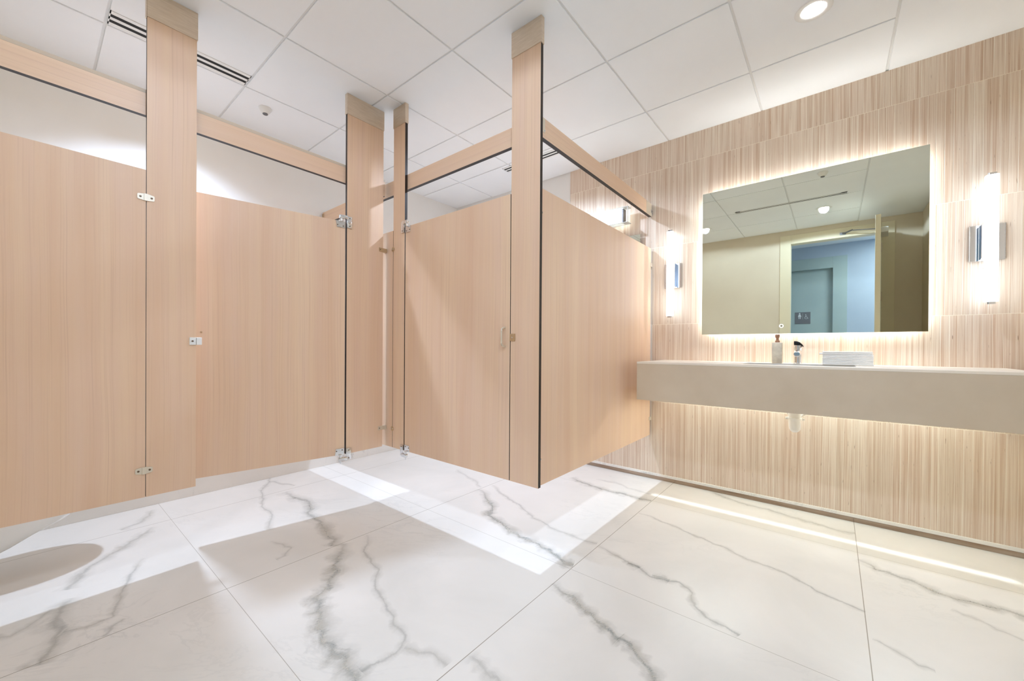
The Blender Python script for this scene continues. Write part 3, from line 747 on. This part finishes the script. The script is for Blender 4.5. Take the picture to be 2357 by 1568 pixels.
for k, (dx, dz, rz, w, lab) in enumerate(((-0.010, 0.0003, 0.02, TW+0.012, 'white folded paper towel sticking out on the left, second from the top of the stack'), (-0.004, 0.0095, 0.035, TW-0.004, 'white folded paper towel lying slightly askew on the top of the stack'))):
    o = mk('folded_towel', towel(w, 0.115, 0.0086), 'towel')
    o.location = (TX+dx, TY, CZ1 + 0.0006 + NT*0.0085 + dz); o.rotation_euler = (0, 0, rz)
    tag(o, lab, 'paper towel', 'folded paper towels on the counter')

# ------------------------------------------------------------------ backlit mirror
MX0, MX1, MZ0, MZ1, MY = -0.732, 0.396, 1.131, 2.143, 3.098
r = root('mirror', 'large frameless backlit mirror over the vanity counter', 'mirror', ((MX0+MX1)/2, YW, MZ0))
bm = BM(); box(bm, MX0, MX1, MY, MY+0.006, MZ0, MZ1); mk('glass', bm, 'mirror', r)
i_ = 0.030
bm = BM(); box(bm, MX0+i_+0.01, MX1-i_-0.01, MY+0.0062, YW-0.0005, MZ0+i_+0.01, MZ1-i_-0.01); mk('backing_box', bm, 'white', r)
bm = BM()
y0, y1 = MY+0.014, YW-0.008
a0, a1, c0, c1 = MX0+i_, MX1-i_, MZ0+i_, MZ1-i_; q = 0.0095
box(bm, a0, a1, y0, y1, c0, c0+q); box(bm, a0, a1, y0, y1, c1-q, c1); box(bm, a0, a0+q, y0, y1, c0+q, c1-q); box(bm, a1-q, a1, y0, y1, c0+q, c1-q)
mk('light_strip', bm, 'halo', r, label='glowing strip behind the glass')
bm = BM(); px, pz = -0.2585, 1.1805
lathe(bm, [(0.0115, 0.0), (0.0115, 0.0006), (0.0085, 0.0006), (0.0085, 0.0)], (px, MY, pz), 28, 0, (0, -1, 0))
prism_pts = [(0, -0.0055), (0.0045, 0.001), (0.0035, 0.0045), (0.0, 0.0025), (-0.0035, 0.0045), (-0.0045, 0.001)]
loft(bm, [[Vector((px+p[0], MY-0.0001, pz+p[1])) for p in prism_pts], [Vector((px+p[0], MY-0.0006, pz+p[1])) for p in prism_pts]], 1)
mk('touch_button', bm, ['led_ring', 'grey'], r, label='small round lit touch button')

# ------------------------------------------------------------------ sconces
def sconce(x, label):
    yc = 3.067; z0, z1 = 1.274, 1.906
    r = root('wall_sconce', label, 'wall lamp', (x, YW, 1.58), 'upright tube sconces beside the mirror')
    bm = BM(); box(bm, x-0.060, x+0.060, YW-0.0105, YW-0.0003, 1.492, 1.678, 0, 0.001, 1)
    for i in range(25):
        z = 1.495 + i*0.0074
        for s in (-1, 1): box(bm, x+s*0.060-0.0012, x+s*0.060+0.0012, YW-0.0125, YW-0.004, z, z+0.004)
    mk('back_plate', bm, 'chrome', r, label='polished chrome back plate')
    bm = BM(); box(bm, x-0.028, x+0.028, yc+0.024, YW-0.0107, 1.497, 1.673, 0, 0.002, 1); mk('mounting_arm', bm, 'chrome', r)
    bm = BM(); loft(bm, [[Vector((x+p[0], yc+p[1], z)) for p in rrect(0, 0, 0.045, 0.045, 0.014, 5)] for z in (z0, z1)]); mk('glass_tube', bm, 'tube', r, smooth=True, label='glowing frosted tube')
    for za, zb_ in ((z0-0.012, z0-0.0002), (z1+0.0002, z1+0.012)):
        bm = BM(); loft(bm, [[Vector((x+p[0], yc+0.003+p[1], z)) for p in rrect(0, 0, 0.032, 0.032, 0.006, 4)] for z in (za, zb_)]); mk('end_cap', bm, 'chrome', r, smooth=False)
sconce(-0.948, 'glowing upright tube sconce left of the mirror, beside the end panel')
sconce(0.606, 'glowing upright tube sconce right of the mirror')

# ------------------------------------------------------------------ fittings seen over the end panel
r = root('light_bar', 'glowing horizontal light bar with a clear glass end, seen over the end panel', 'wall lamp', (-1.52, YW, 2.10))
bm = BM(); box(bm, -1.76, -1.318, 3.03, 3.095, 2.040, 2.155, 0, 0.004); mk('diffuser', bm, 'bar', r, label='glowing diffuser')
bm = BM(); box(bm, -1.317, -1.305, 3.036, 3.09, 2.043, 2.152, 0, 0.001); box(bm, -1.74, -1.36, 3.0955, YW-0.0005, 2.06, 2.135, 0, 0.001); mk('bracket', bm, 'grey', r)
bm = BM()
for z0 in (2.034, 2.1565): box(bm, -1.80, -1.262, 3.022, 3.094, z0, z0+0.005, 0, 0.001, 1)
box(bm, -1.268, -1.262, 3.022, 3.029, 2.0395, 2.156, 0, 0.001, 1); box(bm, -1.80, -1.794, 3.022, 3.029, 2.0395, 2.156, 0, 0.001, 1)
mk('glass_shade', bm, 'glass', r, label='clear glass edge')
r = root('mirror', 'frameless mirror whose top corner shows just above the end panel', 'mirror', (-1.5, YW, 1.1))
bm = BM(); box(bm, -1.82, -1.196, 3.115, 3.120, 1.05, 1.945); mk('glass', bm, 'mirror', r)
bm = BM(); box(bm, -1.80, -1.216, 3.1205, YW-0.0005, 1.07, 1.925); mk('backing_box', bm, 'edge', r)

# ------------------------------------------------------------------ wall-hung toilet, grab bar, paper holder
TXc = -2.845
r = root('toilet', 'white wall-hung toilet behind the fixed panel, only its underside showing', 'toilet', (TXc, YB, 0.13))
def slice_(z, tip, hw, back=YB+0.0005, n=28):
    pts = []
    L = tip-back; e = min(hw*1.25, L*0.8)
    for i in range(n+1):
        a = math.pi*i/n
        pts.append(Vector((TXc + hw*math.cos(a), (tip-e) + e*math.sin(a)**0.9 if 0 < i < n else tip-e, z)))
    pts.append(Vector((TXc-hw*0.97, back, z))); pts.append(Vector((TXc+hw*0.97, back, z)))
    return pts
bm = BM()
loft(bm, [slice_(0.10, -0.10, 0.07), slice_(0.13, -0.04, 0.105), slice_(0.17, 0.03, 0.125), (slice_(0.215, 0.12, 0.140)), slice_(0.28, 0.20, 0.160), slice_(0.35, 0.255, 0.178), slice_(0.40, 0.275, 0.185), slice_(0.41, 0.272, 0.183)])
mk('bowl', bm, 'porcelain', r, smooth=True)
bm = BM(); loft(bm, [slice_(0.4105, 0.28, 0.187, YB+0.16), slice_(0.425, 0.282, 0.188, YB+0.16), slice_(0.43, 0.275, 0.182, YB+0.16)]); mk('seat', bm, 'white', r, smooth=True)
bm = BM(); cyl(bm, (TXc, YB+0.0005, 0.75), (TXc, YB+0.07, 0.75), 0.02); cyl(bm, (TXc, YB+0.07, 0.65), (TXc, YB+0.07, 0.86), 0.026); cyl(bm, (TXc, YB+0.07, 0.41), (TXc, YB+0.07, 0.65), 0.016)
mk('flush_valve', bm, 'chrome', r, smooth=True)

# ------------------------------------------------------------------ ceiling fittings
def downlight(x, y, power, label, wide=1.3, main=0.35, cone=168, beam=110, edge=0.08):
    r = root('downlight', label, 'ceiling light', (x, y, ZC), 'round recessed ceiling downlights')
    bm = BM(); lathe(bm, [(0.047, -0.0006), (0.052, -0.004), (0.070, -0.004), (0.074, -0.0006)], (x, y, ZC), 40); mk('trim_ring', bm, 'white', r, smooth=True)
    bm = BM(); lathe(bm, [(0.0, -0.0012), (0.0465, -0.0012)], (x, y, ZC), 32); mk('lens', bm, 'lens', r)
    for pw, cn, bl in ((power*wide, cone, edge), (power*main, beam, 0.8)):     # wide spill with a crisp cut-off, and the main beam
        l = bpy.data.lights.new('downlight_lamp', 'SPOT'); l.energy = pw; l.spot_size = math.radians(cn); l.spot_blend = bl
        l.shadow_soft_size = 0.045; l.color = (0.80, 0.98, 1.28)
        o = bpy.data.objects.new('downlight_lamp', l); C.objects.link(o); o.parent = r; o.location = (0, 0, -0.012)
downlight(-0.083, 2.360, L_ROOM, 'recessed ceiling downlight in front of the vanity wall, at the top of the photo', 0.6, 0.3, 130, 110, 0.7)
downlight(-0.092, 0.450, L_ROOM, 'recessed ceiling downlight in front of the door, seen in the mirror', 1.1, 0.1)
downlight(-1.334, 0.400, L_ROOM*0.32, 'recessed ceiling downlight seen at the left edge of the mirror', 1.1, 0.9, 168, 95)
downlight(-2.870, 0.530, L_STALL, 'recessed ceiling downlight over the left stall, hidden behind a pilaster', 0.55, 0.9, 122, 104, 0.45)
downlight(-1.895, 2.365, L_STALL, 'recessed ceiling downlight over the centre stall, hidden behind a pilaster', 0.9, 0.7, 150, 110, 0.4)

def sprinkler(x, y, label):
    r = root('sprinkler', label, 'sprinkler', (x, y, ZC), 'ceiling sprinkler heads')
    bm = BM(); lathe(bm, [(0.040, -0.0005), (0.040, -0.003), (0.036, -0.012), (0.027, -0.026), (0.019, -0.036), (0.015, -0.036)], (x, y, ZC), 32); mk('escutcheon', bm, 'white', r, smooth=True)
    bm = BM(); lathe(bm, [(0.0, -0.030), (0.0145, -0.030), (0.016, -0.040), (0.012, -0.043), (0.0, -0.043)], (x, y, ZC), 24); mk('deflector', bm, 'grey', r, smooth=True, label='grey metal centre')
sprinkler(-2.968, 1.010, 'white sprinkler head in the ceiling over the left stall')
sprinkler(-0.084, 1.610, 'white sprinkler head seen at the top edge of the mirror')

def diffuser(x0, x1, y0, y1, along, label):
    """two slot linear diffuser, slots running along x or y"""
    r = root('air_diffuser', label, 'air vent', ((x0+x1)/2, (y0+y1)/2, ZC), 'linear slot air diffusers')
    def bx(bm, a0, a1, b0, b1, z0, z1, mi=0):
        if along == 'x': box(bm, a0, a1, b0, b1, z0, z1, mi)
        else: box(bm, b0, b1, a0, a1, z0, z1, mi)
    a0, a1, b0, b1 = (x0, x1, y0, y1) if along == 'x' else (y0, y1, x0, x1)
    w = b1-b0; s = w*0.2
    bars = [(b0, b0+s), (b0+2*s, b0+3*s), (b1-s, b1)]
    bm = BM(); ez = 0.05 if along == 'x' and (x1-x0) > 0.8 else 0.004
    for p, q_ in bars: bx(bm, a0, a1, p, q_, ZC-0.004, ZC-0.0003)
    bx(bm, a0, a0+ez, b0, b1, ZC-0.004, ZC-0.0003); bx(bm, a1-ez, a1, b0, b1, ZC-0.004, ZC-0.0003)
    mk('frame', bm, 'white', r)
    for p, q_ in ((b0+s, b0+2*s), (b0+3*s, b0+4*s)):
        bm = BM(); bx(bm, a0+ez, a1-ez, p, q_, ZC-0.0041, ZC-0.0004); mk('slot', bm, 'dark', r, label='black air slot')
diffuser(-2.797, -2.678, GY0-GS+0.006, GY0-0.006, 'y', 'two-slot linear air diffuser in the ceiling over the left stall, crossed by a pilaster')
diffuser(-2.30, -1.70, 2.700, 2.790, 'x', 'two-slot linear air diffuser glimpsed under the head rail of the end panel')
diffuser(-0.90, 0.10, 0.850, 0.910, 'x', 'two-slot linear air diffuser reflected in the large mirror')

# ------------------------------------------------------------------ entrance: frame, open door, closer
HW = YB-0.12
bm = BM()
for x0, x1 in ((DX0-0.108, DX0+0.012), (DX1-0.012, DX1+0.108)): box(bm, x0, x1, YB, YB+0.014, 0, DZ+0.108, 0, 0.002)
box(bm, DX0+0.0125, DX1-0.0125, YB, YB+0.014, DZ-0.012, DZ+0.108, 0, 0.002)
box(bm, DX0, DX0+0.012, HW, YB, 0, DZ-0.012); box(bm, DX1-0.012, DX1, HW, YB, 0, DZ-0.012); box(bm, DX0, DX1, HW, YB, DZ-0.012, DZ)
struct('trim_1', bm, 'cream')
ang = math.radians(93.8)
door = bpy.data.objects.new('door_1', None); C.objects.link(door); door['kind'] = 'structure'; door.empty_display_size = 0.05
door.location = (DX1-0.014, YB+0.020, 0.008); door.rotation_euler = (0, 0, ang)
# local +x runs along the leaf, local -y is its room face
bm = BM(); box(bm, 0.004, 0.900, 0.001, 0.045, 0.0, DZ-0.024, 0, 0.001, 1); mk('door_leaf', bm, 'cream', door, world=False)
for z in (0.25, 0.95, 1.67, 2.26):
    bm = BM(); cyl(bm, (-0.004, -0.006, z-0.055), (-0.004, -0.006, z+0.055), 0.007, seg=14); box(bm, 0.0, 0.034, -0.0025, 0.0008, z-0.05, z+0.05); mk('hinge', bm, 'satin', door, world=False, smooth=True, label='metal butt hinge')
bm = BM(); box(bm, 0.05, 0.33, -0.062, 0.0005, 2.375, 2.435, 0, 0.003); mk('closer_body', bm, 'white', door, world=False, label='pale door closer body')
bm = BM(); tube(bm, [(DX1+0.02, YB+0.18, 2.452), (DX1+0.0, YB+0.18, 2.462), (0.175, YB+0.14, 2.50), (0.172, YB+0.14, 2.505)], 0.006, 8); tube(bm, [(0.172, YB+0.14, 2.505), (0.12, YB+0.06, 2.502), (0.085, YB+0.02, 2.50)], 0.009, 8); box(bm, 0.055, 0.115, YB+0.0142, YB+0.022, 2.485, 2.515)
mk('closer_arm', bm, 'grey', door, smooth=True)
bm = BM(); lathe(bm, [(0.0, 0.0), (0.025, 0.0), (0.026, 0.006), (0.012, 0.008), (0.010, 0.04), (0.0, 0.04)], (0.84, 0.0008, 0.96), 20, 0, (0, -1, 0)); tube(bm, [(0.84, -0.04, 0.96), (0.79, -0.045, 0.96), (0.73, -0.045, 0.96)], 0.009, 10); mk('lever_handle', bm, 'satin', door, world=False, smooth=True)

# corridor beyond
HY1, HZ = -2.0, 2.72
bm = BM(); box(bm, -2.2, 2.0, HY1-0.1, HW, -0.06, 0.0); struct('floor_corridor', bm, 'marble_b')
bm = BM(); box(bm, -2.2, 2.0, HY1-0.1, HW, HZ, HZ+0.08); struct('ceiling_corridor', bm, 'ceil')
bm = BM(); box(bm, -2.2, DX0-0.11, HW-0.01, HW-0.0005, 0, HZ); box(bm, DX1+0.11, 2.0, HW-0.01, HW-0.0005, 0, HZ); box(bm, DX0-0.11, DX1+0.11, HW-0.01, HW-0.0005, DZ+0.1, HZ); struct('wall_corridor_near', bm, 'hall')
bm = BM(); box(bm, -2.3, -2.2, HY1-0.1, HW, 0, HZ); struct('wall_corridor_left', bm, 'hall')
bm = BM(); box(bm, 2.0, 2.1, HY1-0.1, HW, 0, HZ); struct('wall_corridor_right', bm, 'hall')
D2a, D2b, D2z = -0.98, 0.09, 2.44
bm = BM(); box(bm, -2.2, D2a, HY1-0.1, HY1, 0, HZ); box(bm, D2b, 2.0, HY1-0.1, HY1, 0, HZ); box(bm, D2a, D2b, HY1-0.1, HY1, D2z, HZ); struct('wall_corridor_far', bm, 'hall')
bm = BM(); box(bm, D2b-0.10, D2b+0.075, HY1-0.06, HY1+0.012, 0, D2z+0.08, 0, 0.002); box(bm, D2a-0.075, D2a+0.10, HY1-0.06, HY1+0.012, 0, D2z+0.08, 0, 0.002); box(bm, D2a+0.1005, D2b-0.1005, HY1-0.06, HY1+0.012, D2z-0.10, D2z+0.08, 0, 0.002)
struct('trim_2', bm, 'halldoor')
bm = BM(); box(bm, D2a+0.1005, D2b-0.1005, HY1-0.098, HY1-0.055, 0.005, D2z-0.1005, 0, 0.001, 1)
for z in (0.35, 0.95, 1.40, 1.86): box(bm, D2a+0.102, D2b-0.102, HY1-0.0552, HY1-0.0535, z, z+0.004)
struct('door_2', bm, 'halldoor')
# restroom sign on the far door
r = root('restroom_sign', 'grey restroom sign on the corridor door, reflected in the mirror', 'sign', (-0.396, HY1-0.0535, 1.55))
sy = HY1-0.053
bm = BM(); box(bm, -0.500, -0.292, sy, sy+0.004, 1.455, 1.650, 0, 0.001); mk('plate', bm, 'sign', r)
bm = BM(); sx = -0.436; y_ = sy+0.0055
def flat(bm, pts):
    loft(bm, [[Vector((p[0], sy+0.0042, p[1])) for p in pts], [Vector((p[0], y_, p[1])) for p in pts]])
flat(bm, [(sx + 0.0105*math.cos(a*math.pi/8), 1.628 + 0.0105*math.sin(a*math.pi/8)) for a in range(16)])
flat(bm, [(sx-0.011, 1.614), (sx+0.011, 1.614), (sx+0.024, 1.572), (sx-0.024, 1.572)])
for s in (-1, 1): flat(bm, [(sx+s*0.009-0.005, 1.570), (sx+s*0.009+0.005, 1.570), (sx+s*0.009+0.005, 1.538), (sx+s*0.009-0.005, 1.538)])
mk('person_symbol', bm, 'signw', r, label='white standing figure symbol')
bm = BM(); flat(bm, [(-0.3985, 1.63), (-0.3965, 1.63), (-0.3965, 1.53), (-0.3985, 1.53)]); mk('divider', bm, 'signw', r)
bm = BM(); wx = -0.350
ringp = [Vector((wx + 0.019*math.cos(math.radians(a)), y_, 1.556 + 0.019*math.sin(math.radians(a)))) for a in range(110, 371, 20)]
tube(bm, ringp, 0.0026, 6)
tube(bm, [(wx-0.004, y_, 1.598), (wx-0.003, y_, 1.566), (wx+0.014, y_, 1.566), (wx+0.022, y_, 1.545), (wx+0.030, y_, 1.547)], 0.0034, 6)
tube(bm, [(wx-0.003, y_, 1.584), (wx+0.012, y_, 1.584)], 0.003, 6)
flat(bm, [(wx-0.004 + 0.006*math.cos(a*math.pi/6), 1.608 + 0.006*math.sin(a*math.pi/6)) for a in range(12)])
mk('wheelchair_symbol', bm, 'signw', r, label='white wheelchair symbol')
# unseen ceiling panel, added to give the corridor its bluish light
r = root('added_panel_light', 'unseen ceiling panel light added to light the corridor cool beyond the entrance', 'ceiling light', (0.9, -1.2, HZ))
bm = BM(); box(bm, 0.6, 1.2, -1.5, -0.9, HZ-0.03, HZ-0.0005, 0, 0.002); mk('frame', bm, 'white', r)
bm = BM(); box(bm, 0.62, 1.18, -1.48, -0.92, HZ-0.033, HZ-0.0302); mk('diffuser', bm, 'hall_added', r)
